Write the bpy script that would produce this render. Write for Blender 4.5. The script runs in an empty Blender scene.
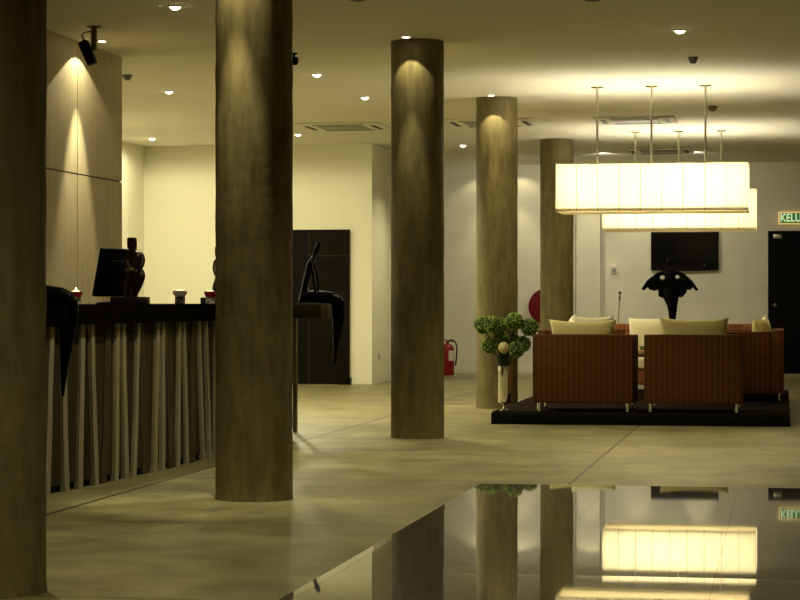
import bpy, bmesh, math, random
from mathutils import Vector, Matrix
random.seed(7)
scn = bpy.context.scene
COL = scn.collection
PI = math.pi

# ------------------------------------------------------------------ camera
F = 2200.0; EYE = 1.25; HOR = 302.0
YAW = math.atan(385.0 / F); S_, C_ = math.sin(YAW), math.cos(YAW)
cam_d = bpy.data.cameras.new('camera'); cam = bpy.data.objects.new('camera', cam_d); COL.objects.link(cam)
cam_d.sensor_width = 36; cam_d.lens = 36 * F / 800; cam_d.clip_end = 200
cam.location = (0, 0, EYE); cam.rotation_euler = (PI/2 + (HOR-300)/F, 0, YAW)
scn.camera = cam
CEIL = 3.653

def at(px, py, Y):                       # point of the plane at depth Y seen at a pixel
    u = (px-400)/F; z = Y/(C_+S_*u); xc = u*z
    return Vector((C_*xc-S_*z, Y, EYE+(HOR-py)/F*z))
def atx(px, py, X):                      # point of the plane at side X
    u = (px-400)/F; z = X/(C_*u-S_)
    return Vector((X, z*(C_+S_*u), EYE+(HOR-py)/F*z))
def ath(px, py, h):                      # point of the level plane at height h
    z = (EYE-h)*F/(py-HOR); u = (px-400)/F; xc = u*z
    return Vector((C_*xc-S_*z, S_*xc+C_*z, h))

# ------------------------------------------------------------------ materials
def mat(name, col=(.5,.5,.5), rough=.6, metal=0, spec=.5, noise=None, bump=None, emit=None, coat=0):
    m = bpy.data.materials.new(name); m.use_nodes = True
    nt = m.node_tree; b = nt.nodes['Principled BSDF']
    b.inputs['Base Color'].default_value = (*col, 1); b.inputs['Roughness'].default_value = rough
    b.inputs['Metallic'].default_value = metal; b.inputs['Specular IOR Level'].default_value = spec
    b.inputs['Coat Weight'].default_value = coat
    if emit:
        b.inputs['Emission Color'].default_value = (*emit[0], 1); b.inputs['Emission Strength'].default_value = emit[1]
    tc = nt.nodes.new('ShaderNodeTexCoord')
    if noise:                            # (scale xyz, second colour, low, high)
        sc, c2, lo, hi = noise
        mp = nt.nodes.new('ShaderNodeMapping'); mp.inputs['Scale'].default_value = sc
        n = nt.nodes.new('ShaderNodeTexNoise'); n.inputs['Scale'].default_value = 1; n.inputs['Detail'].default_value = 6
        n.inputs['Roughness'].default_value = .6
        r = nt.nodes.new('ShaderNodeValToRGB')
        r.color_ramp.elements[0].position = lo; r.color_ramp.elements[1].position = hi
        r.color_ramp.elements[0].color = (*c2, 1); r.color_ramp.elements[1].color = (*col, 1)
        nt.links.new(tc.outputs['Object'], mp.inputs[0]); nt.links.new(mp.outputs[0], n.inputs['Vector'])
        nt.links.new(n.outputs['Fac'], r.inputs[0]); nt.links.new(r.outputs[0], b.inputs['Base Color'])
    if bump:                             # (scale, strength, distance)
        n2 = nt.nodes.new('ShaderNodeTexNoise'); n2.inputs['Scale'].default_value = bump[0]; n2.inputs['Detail'].default_value = 4
        bp = nt.nodes.new('ShaderNodeBump'); bp.inputs['Strength'].default_value = bump[1]; bp.inputs['Distance'].default_value = bump[2]
        nt.links.new(tc.outputs['Object'], n2.inputs['Vector']); nt.links.new(n2.outputs['Fac'], bp.inputs['Height'])
        nt.links.new(bp.outputs[0], b.inputs['Normal'])
    return m

def nmath(nt, op, a, b=None, c=None):
    n = nt.nodes.new('ShaderNodeMath'); n.operation = op
    for i, v in enumerate((a, b, c)):
        if v is None: continue
        if isinstance(v, (int, float)): n.inputs[i].default_value = v
        else: nt.links.new(v, n.inputs[i])
    return n.outputs[0]

def floor_mat():
    m = mat('polished_concrete', (.245,.220,.106), .42, noise=((.9,1.0,1), (.132,.115,.050), .3, .7))
    nt = m.node_tree; b = nt.nodes['Principled BSDF']; b.inputs['Specular IOR Level'].default_value = .3
    ramp = [n for n in nt.nodes if n.type == 'VALTORGB'][0]
    tc = [n for n in nt.nodes if n.type == 'TEX_COORD'][0]
    sep = nt.nodes.new('ShaderNodeSeparateXYZ'); nt.links.new(tc.outputs['Object'], sep.inputs[0])
    def lines(out, off, step, wd):
        q = nmath(nt, 'DIVIDE', nmath(nt, 'SUBTRACT', out, off), step)
        fr = nmath(nt, 'ABSOLUTE', nmath(nt, 'SUBTRACT', nmath(nt, 'FRACT', nmath(nt, 'ADD', q, .5)), .5))
        return nmath(nt, 'LESS_THAN', nmath(nt, 'MULTIPLY', fr, step), wd)
    g = nmath(nt, 'MAXIMUM', lines(sep.outputs[0], -1.457, 2.82, .014), nmath(nt, 'MULTIPLY', lines(sep.outputs[1], 12.08, 3.13, .013), .75))
    # fine streaks
    mp = nt.nodes.new('ShaderNodeMapping'); mp.inputs['Scale'].default_value = (3.2, 2.6, 1)
    n = nt.nodes.new('ShaderNodeTexNoise'); n.inputs['Scale'].default_value = 1; n.inputs['Detail'].default_value = 8
    nt.links.new(tc.outputs['Object'], mp.inputs[0]); nt.links.new(mp.outputs[0], n.inputs['Vector'])
    mr = nt.nodes.new('ShaderNodeMapRange'); mr.inputs[1].default_value = .3; mr.inputs[2].default_value = .7
    mr.inputs[3].default_value = .66; mr.inputs[4].default_value = 1.2; nt.links.new(n.outputs['Fac'], mr.inputs[0])
    mx = nt.nodes.new('ShaderNodeMix'); mx.data_type = 'RGBA'; mx.blend_type = 'MULTIPLY'; mx.inputs[0].default_value = 1
    nt.links.new(ramp.outputs[0], mx.inputs[6]); nt.links.new(mr.outputs[0], mx.inputs[7])
    m2 = nt.nodes.new('ShaderNodeMix'); m2.data_type = 'RGBA'; nt.links.new(g, m2.inputs[0])
    nt.links.new(mx.outputs[2], m2.inputs[6]); m2.inputs[7].default_value = (.03,.022,.01,1)
    nt.links.new(m2.outputs[2], b.inputs['Base Color'])
    return m

def wicker_mat(name, c1, c2):
    m = mat(name, c1, .6, spec=.12); nt = m.node_tree; b = nt.nodes['Principled BSDF']
    tc = [n for n in nt.nodes if n.type == 'TEX_COORD'][0]
    sep = nt.nodes.new('ShaderNodeSeparateXYZ'); nt.links.new(tc.outputs['Object'], sep.inputs[0])
    xy = nmath(nt, 'ADD', sep.outputs[0], sep.outputs[1])
    st = nmath(nt, 'FRACT', nmath(nt, 'DIVIDE', nmath(nt, 'ADD', xy, 10), .056))
    rib = nmath(nt, 'LESS_THAN', nmath(nt, 'ABSOLUTE', nmath(nt, 'SUBTRACT', st, .5)), .09)
    row = nmath(nt, 'ADD', nmath(nt, 'MULTIPLY', nmath(nt, 'SINE', nmath(nt, 'MULTIPLY', sep.outputs[2], 2*PI/.022)), .5), .5)
    n = nt.nodes.new('ShaderNodeTexNoise'); n.inputs['Scale'].default_value = 1
    mp = nt.nodes.new('ShaderNodeMapping'); mp.inputs['Scale'].default_value = (14, 14, 55)
    nt.links.new(tc.outputs['Object'], mp.inputs[0]); nt.links.new(mp.outputs[0], n.inputs['Vector'])
    n.inputs['Detail'].default_value = 2
    f = nmath(nt, 'ADD', nmath(nt, 'MULTIPLY', row, .35), nmath(nt, 'MULTIPLY', n.outputs['Fac'], .65))
    mx = nt.nodes.new('ShaderNodeMix'); mx.data_type = 'RGBA'; nt.links.new(f, mx.inputs[0])
    mx.inputs[6].default_value = (*c2, 1); mx.inputs[7].default_value = (*c1, 1)
    m3 = nt.nodes.new('ShaderNodeMix'); m3.data_type = 'RGBA'; nt.links.new(nmath(nt, 'MULTIPLY', rib, .45), m3.inputs[0])
    nt.links.new(mx.outputs[2], m3.inputs[6]); m3.inputs[7].default_value = (c1[0]*1.9, c1[1]*2.0, c1[2]*2.5, 1)
    nt.links.new(m3.outputs[2], b.inputs['Base Color'])
    h = nmath(nt, 'ADD', row, nmath(nt, 'MULTIPLY', rib, 1.2))
    bp = nt.nodes.new('ShaderNodeBump'); bp.inputs['Strength'].default_value = .6; bp.inputs['Distance'].default_value = .006
    nt.links.new(h, bp.inputs['Height']); nt.links.new(bp.outputs[0], b.inputs['Normal'])
    return m

def shade_mat(name='pleated_shade_fabric', ca=(.80,.75,.58), cb=(.95,.92,.80)):
    m = bpy.data.materials.new(name); m.use_nodes = True; nt = m.node_tree
    for n in list(nt.nodes):
        if n.type == 'BSDF_PRINCIPLED': nt.nodes.remove(n)
    out = [n for n in nt.nodes if n.type == 'OUTPUT_MATERIAL'][0]
    tc = nt.nodes.new('ShaderNodeTexCoord'); sep = nt.nodes.new('ShaderNodeSeparateXYZ'); nt.links.new(tc.outputs['Object'], sep.inputs[0])
    xy = nmath(nt, 'ADD', sep.outputs[0], sep.outputs[1])
    pl = nmath(nt, 'ADD', nmath(nt, 'MULTIPLY', nmath(nt, 'SINE', nmath(nt, 'MULTIPLY', xy, 2*PI/.026)), .5), .5)
    cm = nt.nodes.new('ShaderNodeMix'); cm.data_type = 'RGBA'; nt.links.new(pl, cm.inputs[0])
    cm.inputs[6].default_value = (*ca,1); cm.inputs[7].default_value = (*cb,1)
    d = nt.nodes.new('ShaderNodeBsdfDiffuse'); t = nt.nodes.new('ShaderNodeBsdfTranslucent'); mx = nt.nodes.new('ShaderNodeMixShader')
    mx.inputs[0].default_value = .6
    nt.links.new(cm.outputs[2], d.inputs[0]); nt.links.new(cm.outputs[2], t.inputs[0])
    nt.links.new(d.outputs[0], mx.inputs[1]); nt.links.new(t.outputs[0], mx.inputs[2]); nt.links.new(mx.outputs[0], out.inputs[0])
    return m

M = {}
M['floor'] = floor_mat()
M['ceil'] = mat('ceiling_paint', (.74,.70,.60), .85, spec=.2)
M['wall_warm'] = mat('cream_wall_paint', (.79,.77,.61), .8, spec=.2)
M['wall'] = mat('grey_white_wall_paint', (.62,.58,.46), .8, spec=.2, noise=((.6,.6,3), (.56,.52,.41), .3, .7))
M['panel'] = mat('veined_stone_panel', (.56,.48,.31), .55, noise=((14,14,.6), (.45,.375,.225), .3, .7))
M['panel_gap'] = mat('dark_joint', (.03,.025,.015), .8)
M['conc'] = mat('column_concrete', (.192,.157,.067), .6, spec=.2, noise=((15,15,3.2), (.080,.064,.025), .24, .76), bump=(14,.25,.006))
M['granite'] = mat('polished_black_granite', (.080,.074,.064), .022, spec=.5, noise=((60,60,60), (.056,.052,.045), .4, .6))
M['granite'].node_tree.nodes['Principled BSDF'].inputs['IOR'].default_value = 1.75
M['blackwood'] = mat('black_lacquer', (.012,.010,.008), .35)
M['counter_body'] = mat('dark_stained_timber', (.055,.046,.024), .8, spec=0, noise=((8,8,1), (.028,.023,.012), .35, .65))
M['batten_pale'] = mat('weathered_pale_timber', (.30,.265,.175), .85, spec=0, noise=((25,25,2.5), (.20,.175,.11), .3, .7))
M['batten_dark'] = mat('weathered_brown_timber', (.085,.070,.036), .85, spec=0, noise=((25,25,2.5), (.04,.031,.015), .3, .7))
M['counter_top'] = mat('dark_counter_top', (.006,.005,.003), .5, spec=.0, noise=((3,3,12), (.005,.004,.003), .4, .6))
M['end_top'] = mat('brown_counter_end', (.045,.036,.018), .5, spec=.05)
M['black'] = mat('satin_black', (.004,.004,.004), .4, spec=.05)
M['matteblack'] = mat('matte_black_sculpture', (.002,.002,.002), .3, spec=.05)
M['screen'] = mat('glossy_black_screen', (.002,.002,.002), .18, spec=.05)
M['bronze'] = mat('dark_bronze', (.05,.022,.012), .32, metal=.55, noise=((10,10,10), (.022,.010,.007), .35, .65))
M['bronze_light'] = mat('pale_bronze', (.30,.20,.085), .35, metal=.5)  # paler bronze, used on the forearm only
M['chrome'] = mat('chrome', (.85,.83,.78), .05, metal=1)
M['steel'] = mat('brushed_steel', (.55,.50,.40), .3, metal=1)
M['white_plastic'] = mat('white_plastic', (.72,.69,.58), .5)
M['grey_plastic'] = mat('grey_plastic', (.22,.21,.19), .5)
M['wicker'] = wicker_mat('brown_wicker', (.125,.047,.008), (.046,.016,.003))
M['wicker_pale'] = wicker_mat('orange_wicker', (.30,.105,.03), (.12,.04,.012))
M['khaki'] = mat('khaki_cushion', (.60,.54,.26), .85, spec=.1, bump=(120,.2,.002))
M['cream'] = mat('cream_cushion', (.86,.80,.58), .85, spec=.1, bump=(120,.2,.002))
M['wood'] = mat('brown_table_wood', (.12,.05,.022), .35)
M['dark_platform'] = mat('black_stained_platform', (.003,.003,.003), .5, spec=.12)
M['rug'] = mat('dark_brown_carpet', (.014,.006,.004), .95, spec=.03, noise=((40,40,40), (.006,.003,.002), .35, .65))
M['red'] = mat('red_enamel', (.20,.004,.009), .4, spec=.3)
M['red_reel'] = mat('dark_red_enamel', (.11,.003,.007), .6, spec=.15)
M['label'] = mat('pale_label', (.62,.52,.46), .6)
M['rubber'] = mat('black_rubber', (.012,.011,.01), .6)
M['leaf'] = mat('moss_green_foliage', (.36,.50,.11), .7, spec=.1, noise=((40,40,40), (.05,.09,.016), .38, .6))
M['leaf_core'] = mat('dark_green_core', (.02,.032,.010), .9)
M['stem'] = mat('dark_brown_stem', (.03,.022,.012), .7)
M['petal'] = mat('cream_petals', (.75,.66,.34), .7, noise=((60,60,60), (.45,.36,.14), .35, .65))
M['candle_red'] = mat('red_glass', (.22,.005,.004), .2, emit=((1,.05,.02), .02))  # faint emission stands in for candlelight in the glass
M['candle_white'] = mat('frosted_glass', (.80,.76,.60), .5, emit=((1,.8,.45), .03))  # slight emission added so the cup looks lit from inside
M['wax'] = mat('candle_wax', (.85,.78,.55), .6, emit=((1,.78,.42), .45))  # glow of a burning candle put into the wax itself
M['flame'] = mat('candle_flame', (1,.6,.2), .5, emit=((1,.62,.22), 14))
M['pattern'] = mat('etched_silver_base', (.55,.52,.42), .35, metal=.4, noise=((45,45,45), (.05,.045,.035), .48, .54))
M['bulb'] = mat('lit_lamp_face', (1,.9,.7), .5, emit=((1,.88,.60), 22))
M['trim_ring'] = mat('downlight_ring', (.55,.50,.36), .4, metal=.3)
M['shade'] = shade_mat()
M['diffuser'] = shade_mat('bottom_diffuser_fabric', (.66,.60,.44), (.72,.66,.5))
M['seam'] = mat('shade_seam', (.30,.24,.12), .8)
M['sign_green'] = mat('lit_green_sign', (.02,.10,.04), .4, emit=((.05,.30,.08), .25))
M['sign_white'] = mat('lit_white_letter', (.8,.9,.7), .4, emit=((.70,1.0,.50), .55))
M['sign_frame'] = mat('sign_gold_frame', (.6,.42,.15), .4, emit=((1,.68,.22), .55))
M['door_black'] = mat('black_door_paint', (.002,.002,.002), .5, spec=.08)
M['door_trim'] = mat('dull_door_trim', (.035,.028,.016), .5, spec=.1)
M['door_dark'] = mat('dark_bronze_door_panel', (.009,.007,.0045), .4, spec=.03)
M['bracket'] = mat('olive_metal', (.16,.12,.05), .45, metal=.3)
M['book'] = mat('pink_cover', (.62,.33,.22), .7)
M['greenbowl'] = mat('green_glaze', (.22,.26,.10), .4)
M['hose_white'] = mat('grey_hose', (.4,.38,.33), .6)

# ------------------------------------------------------------------ mesh helpers
def MB(): return bmesh.new()
def box(bm, x0, x1, y0, y1, z0, z1, rot=None, bev=0):
    mtx = Matrix.Translation(((x0+x1)/2, (y0+y1)/2, (z0+z1)/2)) @ Matrix.Diagonal((x1-x0, y1-y0, z1-z0, 1))
    if rot is not None: mtx = rot @ mtx
    r = bmesh.ops.create_cube(bm, size=1, matrix=mtx)
    if bev:
        vs = set(r['verts']); es = [e for e in bm.edges if e.verts[0] in vs and e.verts[1] in vs]
        bmesh.ops.bevel(bm, geom=es, offset=bev, segments=3, affect='EDGES', profile=.5, clamp_overlap=True)
def lathe(bm, prof, n=32, mtx=None):
    rings = []
    for r, z in prof:
        ring = []
        if r < 1e-6: ring = [bm.verts.new((0, 0, z))]
        else: ring = [bm.verts.new((r*math.cos(2*PI*i/n), r*math.sin(2*PI*i/n), z)) for i in range(n)]
        rings.append(ring)
    for a, b in zip(rings, rings[1:]):
        for i in range(n):
            j = (i+1) % n
            f = [a[i] if len(a) > 1 else a[0], a[j] if len(a) > 1 else a[0], b[j] if len(b) > 1 else b[0], b[i] if len(b) > 1 else b[0]]
            f2 = []
            for v in f:
                if v not in f2: f2.append(v)
            if len(f2) > 2: bm.faces.new(f2)
    if len(rings[0]) > 1: bm.faces.new(list(reversed(rings[0])))
    if len(rings[-1]) > 1: bm.faces.new(rings[-1])
    if mtx is not None:
        bmesh.ops.transform(bm, matrix=mtx, verts=[v for r in rings for v in r])
def loft(bm, secs, n=20):
    """secs: (centre, half-width a, half-depth b, axis_u, axis_v)"""
    rings = []
    for c, a, b, u, v in secs:
        c, u, v = Vector(c), Vector(u).normalized(), Vector(v).normalized()
        rings.append([bm.verts.new(c + u*a*math.cos(2*PI*i/n) + v*b*math.sin(2*PI*i/n)) for i in range(n)])
    for p, q in zip(rings, rings[1:]):
        for i in range(n):
            bm.faces.new((p[i], p[(i+1) % n], q[(i+1) % n], q[i]))
    bm.faces.new(list(reversed(rings[0]))); bm.faces.new(rings[-1])
def tube(bm, pts, rad, n=12):
    pts = [Vector(p) for p in pts]
    if not isinstance(rad, (list, tuple)): rad = [rad]*len(pts)
    secs = []
    up = Vector((0, 0, 1))
    prev = None
    for i, p in enumerate(pts):
        d = (pts[min(i+1, len(pts)-1)] - pts[max(i-1, 0)]).normalized()
        if prev is None:
            ref = up if abs(d.z) < .9 else Vector((1, 0, 0)); u = d.cross(ref).normalized()
        else:
            u = (prev - d*prev.dot(d)).normalized()
        prev = u; v = d.cross(u)
        secs.append((p, rad[i], rad[i], u, v))
    loft(bm, secs, n)
def smooth_path(pts, n=6):
    pts = [Vector(p) for p in pts]; out = []
    P = [pts[0]] + pts + [pts[-1]]
    for i in range(1, len(P)-2):
        for k in range(n):
            t = k/n; a, b, c, d = P[i-1], P[i], P[i+1], P[i+2]
            out.append(.5*((2*b) + (-a+c)*t + (2*a-5*b+4*c-d)*t*t + (-a+3*b-3*c+d)*t**3))
    out.append(pts[-1]); return out
def sphere(bm, c, r, sub=3, sc=(1, 1, 1)):
    bmesh.ops.create_icosphere(bm, subdivisions=sub, radius=1, matrix=Matrix.Translation(c) @ Matrix.Diagonal((r*sc[0], r*sc[1], r*sc[2], 1)))
def obj(name, bm, m, parent=None, smooth=True, loc=None, ang=40):
    me = bpy.data.meshes.new(name)
    bmesh.ops.recalc_face_normals(bm, faces=bm.faces)
    bm.to_mesh(me); bm.free()
    me.materials.append(m)
    if smooth:
        for p in me.polygons: p.use_smooth = True
        try: me.set_sharp_from_angle(angle=math.radians(ang))
        except Exception: pass
    o = bpy.data.objects.new(name, me); COL.objects.link(o)
    if parent is not None: o.parent = parent
    if loc is not None: o.location = loc
    return o
def tag(o, label, cat, group=None, kind=None):
    o['label'] = label; o['category'] = cat
    if group: o['group'] = group
    if kind: o['kind'] = kind
    return o
def thing(name, label, cat, loc=(0, 0, 0), rz=0, group=None):
    o = bpy.data.objects.new(name, None); COL.objects.link(o); o.empty_display_size = .1
    o.location = loc; o.rotation_euler = (0, 0, rz)
    return tag(o, label, cat, group)
def struct(name, bm, m, label, cat, smooth=False):
    o = obj(name, bm, m, smooth=smooth); return tag(o, label, cat, kind='structure')
WARM = (1.0, .91, .58)
def spot(loc, W, half, blend=.25, size=.03, col=WARM, parent=None, aim=None):
    d = bpy.data.lights.new('spot', 'SPOT'); d.energy = W; d.spot_size = math.radians(2*half); d.spot_blend = blend
    d.shadow_soft_size = size; d.color = col
    o = bpy.data.objects.new('spot', d); COL.objects.link(o); o.location = loc
    if aim is not None:
        o.rotation_euler = (Vector(aim)-Vector(loc)).to_track_quat('-Z', 'Y').to_euler()
    if parent is not None: o.parent = parent
    return o

# ------------------------------------------------------------------ the setting
YB = 38.3            # back wall
b = MB(); box(b, -10.1, 5, 1, YB+.2, -.2, 0); struct('floor', b, M['floor'], 'polished olive-brown concrete floor with dark joints', 'floor')
b = MB(); box(b, -10.1, 5, 1, YB+.2, CEIL, CEIL+.2); struct('ceiling', b, M['ceil'], 'plain warm cream ceiling dotted with downlights', 'ceiling')
XB = at(372, 300, 32.8).x
b = MB(); box(b, XB-.0, 5, YB, YB+.2, 0, CEIL); struct('wall_back', b, M['wall'], 'pale grey back wall behind the seating group', 'wall')
XL = at(144, 300, 32.8).x; b = MB(); box(b, XL-.2, XL, 1, 32.8, 0, CEIL); struct('wall_left', b, M['wall_warm'], 'cream side wall far behind the reception counter', 'wall')
b = MB(); box(b, 5, 5.2, 1, YB, 0, CEIL); struct('wall_right', b, M['wall'], 'plain pale side wall beyond the seating group', 'wall')
b = MB(); box(b, XL, XB, 32.8, YB, 0, CEIL); struct('wall_rear', b, M['wall_warm'], 'cream wall block holding the dark bronze door', 'wall')
# pilaster on the back wall
p0, p1 = at(577, 300, YB).x, at(601, 300, YB).x
b = MB(); box(b, p0, p1, YB-.16, YB, 0, CEIL, bev=.012); struct('trim_1', b, M['wall'], 'shallow pilaster on the back wall beside the last column', 'pilaster')
b = MB(); box(b, XB, p0, YB-.02, YB, 0, .10, bev=.004); struct('baseboard_back', b, M['wall'], 'low pale baseboard along the back wall', 'baseboard')
# stone panelled wall behind the counter
b = MB()
xw = -6.42
for (y0, y1) in ((12.0, 13.20), (13.20, 14.45), (14.45, 15.70), (15.70, 16.95), (16.95, 18.20), (18.20, 19.45), (19.45, 20.84)):
    for (z0, z1) in ((0, 1.2), (1.2, 2.43), (2.43, CEIL)):
        box(b, xw-.06, xw, y0+.007, y1-.007, z0+.007, z1-(.007 if z1 < CEIL else 0))
wl = struct('wall_inner', b, M['panel'], 'tall beige veined stone panel wall behind the counter', 'wall')
b = MB(); box(b, xw-.25, xw-.02, 12.0, 20.83, 0, CEIL); o = obj('panel_backing', b, M['panel_gap'], wl, smooth=False)

# dark bronze door in the block wall
yd = 32.8
a0, a1 = at(292.5, 300, yd).x, at(350, 300, yd).x; am = at(310, 300, yd).x
ztop = at(350, 229.5, yd).z; zsp = at(340, 255.5, yd).z
d2 = bpy.data.objects.new('door_1', None); COL.objects.link(d2); d2.location = ((a0+a1)/2, yd, 0); cx = (a0+a1)/2
tag(d2, 'dark bronze panelled door in the cream wall behind the counter end', 'door', kind='structure')
b = MB(); box(b, a0-cx, am-cx-.012, -.03, 0, .0, ztop); obj('side_panel', b, M['door_black'], d2, smooth=False)
b = MB(); box(b, am-cx, a1-cx, -.05, 0, .0, zsp-.008); box(b, am-cx, a1-cx, -.05, 0, zsp+.008, ztop); obj('door_panel', b, M['door_dark'], d2, smooth=False)
b = MB(); box(b, am-cx-.012, am-cx, -.055, 0, 0, ztop); box(b, am-cx, a1-cx, -.04, 0, zsp-.008, zsp+.008); obj('trim_strip', b, M['door_trim'], d2, smooth=False)
# black door on the back wall
e0 = at(768, 300, YB).x; ez = at(768, 231, YB).z
d1 = bpy.data.objects.new('door_2', None); COL.objects.link(d1); d1.location = (e0+.5, YB, 0)
tag(d1, 'plain black door under the green exit sign', 'door', kind='structure')
b = MB(); box(b, -.5, .55, -.05, 0, .02, ez-.0, bev=.004); obj('door_panel', b, M['door_black'], d1, smooth=False)
b = MB(); box(b, -.5, .55, -.07, 0, 0, .02); obj('threshold', b, M['steel'], d1, smooth=False)
kn = at(775, 305, YB)
b = MB(); lathe(b, [(0, 0), (.026, .004), (.026, .012), (.012, .016), (.012, .045), (.028, .055), (.03, .07), (.018, .082), (0, .084)], 20, Matrix.Translation((kn.x-e0-.5, -.05, kn.z)) @ Matrix.Rotation(PI/2, 4, 'X'))
obj('door_knob', b, M['bracket'], d1)
pl = at(777.5, 236.5, YB)
b = MB(); box(b, pl.x-e0-.5-.07, pl.x-e0-.5+.07, -.057, -.049, pl.z-.035, pl.z+.035, bev=.003)
o = obj('name_plate', b, M['steel'], d1); o['label'] = 'small silver plate'

# ------------------------------------------------------------------ concrete columns
COLR = .245
cols = [(-3.385, 9.05, 'thick round concrete column closest to the camera, cut by the frame'),
        (-3.325, 13.62, 'round concrete column standing in front of the reception counter'),
        (-3.34, 20.02, 'round concrete column standing between counter end and fire extinguisher'),
        (-3.345, 25.74, 'round concrete column right behind the vase of green ball flowers'),
        (-3.325, 32.45, 'round concrete column in front of the red hose reel')]
for i, (x, y, lb) in enumerate(cols):
    b = MB(); prof = [(COLR+.004, 0), (COLR+.002, .02), (COLR, .035)]
    for k in range(1, 30): prof.append((COLR+random.uniform(-.0025, .0025), .035+(CEIL-.035)*k/30))
    prof.append((COLR, CEIL-.001)); lathe(b, prof, 72)
    o = obj('concrete_column', b, M['conc'], loc=(x, y, 0), ang=60); o.rotation_euler.z = i*1.3
    tag(o, lb, 'column', 'row of concrete columns', 'thing')

# ------------------------------------------------------------------ raised granite plinth with a mirror top
PH = .22; pk = ath(480, 482.8, PH); px0, px1, py0, py1 = pk.x, 1.7, 5.0, pk.y
pt = thing('granite_plinth', 'low raised plinth topped with mirror-polished black granite slabs', 'plinth', ((px0+px1)/2, (py0+py1)/2, 0))
cx, cy = (px0+px1)/2, (py0+py1)/2
b = MB(); box(b, px0-cx+.02, px1-cx-.02, py0-cy+.02, py1-cy-.02, 0, PH-.042); obj('base', b, M['granite'], pt, smooth=False)
b = MB()
xs = [px0, px0+.045, px0+.045+.70, px0+.045+1.41, px0+.045+2.1, px0+.045+2.8, px1]
ys = [py0, 8.25, py1]; TN = .0056
for i in range(len(xs)-1):
    for j in range(len(ys)-1):
        w, h = xs[i+1]-xs[i], ys[j+1]-ys[j]
        rot = Matrix.Translation(((xs[i]+xs[i+1])/2-cx, (ys[j]+ys[j+1])/2-cy, PH+(.0022*(py1-8.25)/2+TN*(8.25-py0)/2 if j == 0 else 0))) @ Matrix.Rotation(-(TN if j == 0 else .0022), 4, 'X') @ Matrix.Rotation(random.uniform(-.0007, .0007), 4, 'Y')
        if i == 0: rot = rot @ Matrix.Rotation(-.004, 4, 'Y')
        box(b, -w/2+.0005, w/2-.0005, -h/2+.0004, h/2-.0004, -.035, 0, rot=rot)
obj('slab_top', b, M['granite'], pt, smooth=False)

# ------------------------------------------------------------------ reception counter (gently bowed along its length)
CT = 1.235; TH = .135
def fx(y): return -4.50 - .0135*(y-17.1)**2
Y0, Y1 = 12.75, 20.66
ct = thing('reception_counter', 'long bowed reception counter with dark top and slanted timber battens', 'counter', (-4.8, 16.7, 0)); ox, oy = -4.8, 16.7
N = 24; ysn = [Y0+(Y1-Y0)*i/N for i in range(N+1)]
def strip(bm, off0, off1, z0, z1, ya=Y0, yb=Y1):
    yy = [ya+(yb-ya)*i/N for i in range(N+1)]
    rows = [[bm.verts.new((fx(y)+o-ox, y-oy, z)) for o, z in ((off0, z0), (off1, z0), (off1, z1), (off0, z1))] for y in yy]
    for p, q in zip(rows, rows[1:]):
        for k in range(4): bm.faces.new((p[k], p[(k+1) % 4], q[(k+1) % 4], q[k]))
    bm.faces.new(rows[0]); bm.faces.new(list(reversed(rows[-1])))
b = MB(); strip(b, -.68, -.05, .05, CT-TH); obj('body', b, M['counter_body'], ct, smooth=False)
b = MB(); strip(b, -.66, -.07, 0, .05); obj('kick_base', b, M['black'], ct, smooth=False)
b = MB(); strip(b, -.75, .02, CT-TH, CT); obj('counter_top', b, M['counter_top'], ct, smooth=False)
b = MB(); box(b, fx(Y1)+.02-ox, -4.29-ox, 20.22-oy, 20.72-oy, CT-TH, CT-.002, bev=.004)
o = obj('end_shelf', b, M['end_top'], ct); o['label'] = 'brown end shelf projecting past the counter front'
b = MB(); box(b, fx(Y0)+.02-ox, -4.33-ox, 12.72-oy, 13.20-oy, CT-TH, CT-.002, bev=.004); obj('end_shelf', b, M['counter_top'], ct)
b = MB(); box(b, at(293.5, 300, Y1).x-ox, at(297, 300, Y1).x-ox, Y1-.03-oy, Y1+.03-oy, 0, CT-TH); o = obj('end_post', b, M['batten_pale'], ct, smooth=False)
rb = random.Random(21)
def front(px, py):
    X = -4.55
    for _ in range(4): p = atx(px, py, X); X = fx(p.y)
    return atx(px, py, X)
seen = [(0, 70, 250, 60, 575), (0, 103, 200, 112, 565), (0, 157, 125, 150, 555), (0, 181, 125, 192, 550), (1, 230, 125, 218, 545), (0, 252, 120, 247, 535), (0, 267, 120, 275, 530),
        (0, 309, 120, 297, 525), (1, 322, 120, 331, 515), (0, 360, 118, 352, 510), (0, 374, 118, 373, 505), (1, 390, 118, 402, 500), (0, 419, 115, 416, 492), (0, 432, 115, 441, 488),
        (1, 460, 112, 458, 485), (0, 473, 112, 484, 480), (0, 490, 110, 500, 475)]
bats = []
for kd, xt, yt, xb, yb in seen:
    pa, pb = front(30+xt/2.725, 280+yt/2.727), front(30+xb/2.725, 280+yb/2.727)
    sl = (pa.y-pb.y)/(pa.z-pb.z); bats.append((kd, pb.y-sl*pb.z, pb.y+sl*(CT-TH-pb.z)))
yv = Y0+.08
while yv < 13.3: bats.append((int(rb.random() < .3), yv, yv+rb.uniform(-.1, .1))); yv += rb.uniform(.16, .28)
yv = max(q[1] for q in bats)+.2
while yv < Y1-.12: bats.append((int(rb.random() < .3), yv, min(yv+rb.uniform(-.1, .1), Y1-.1))); yv += rb.uniform(.16, .34)
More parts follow.
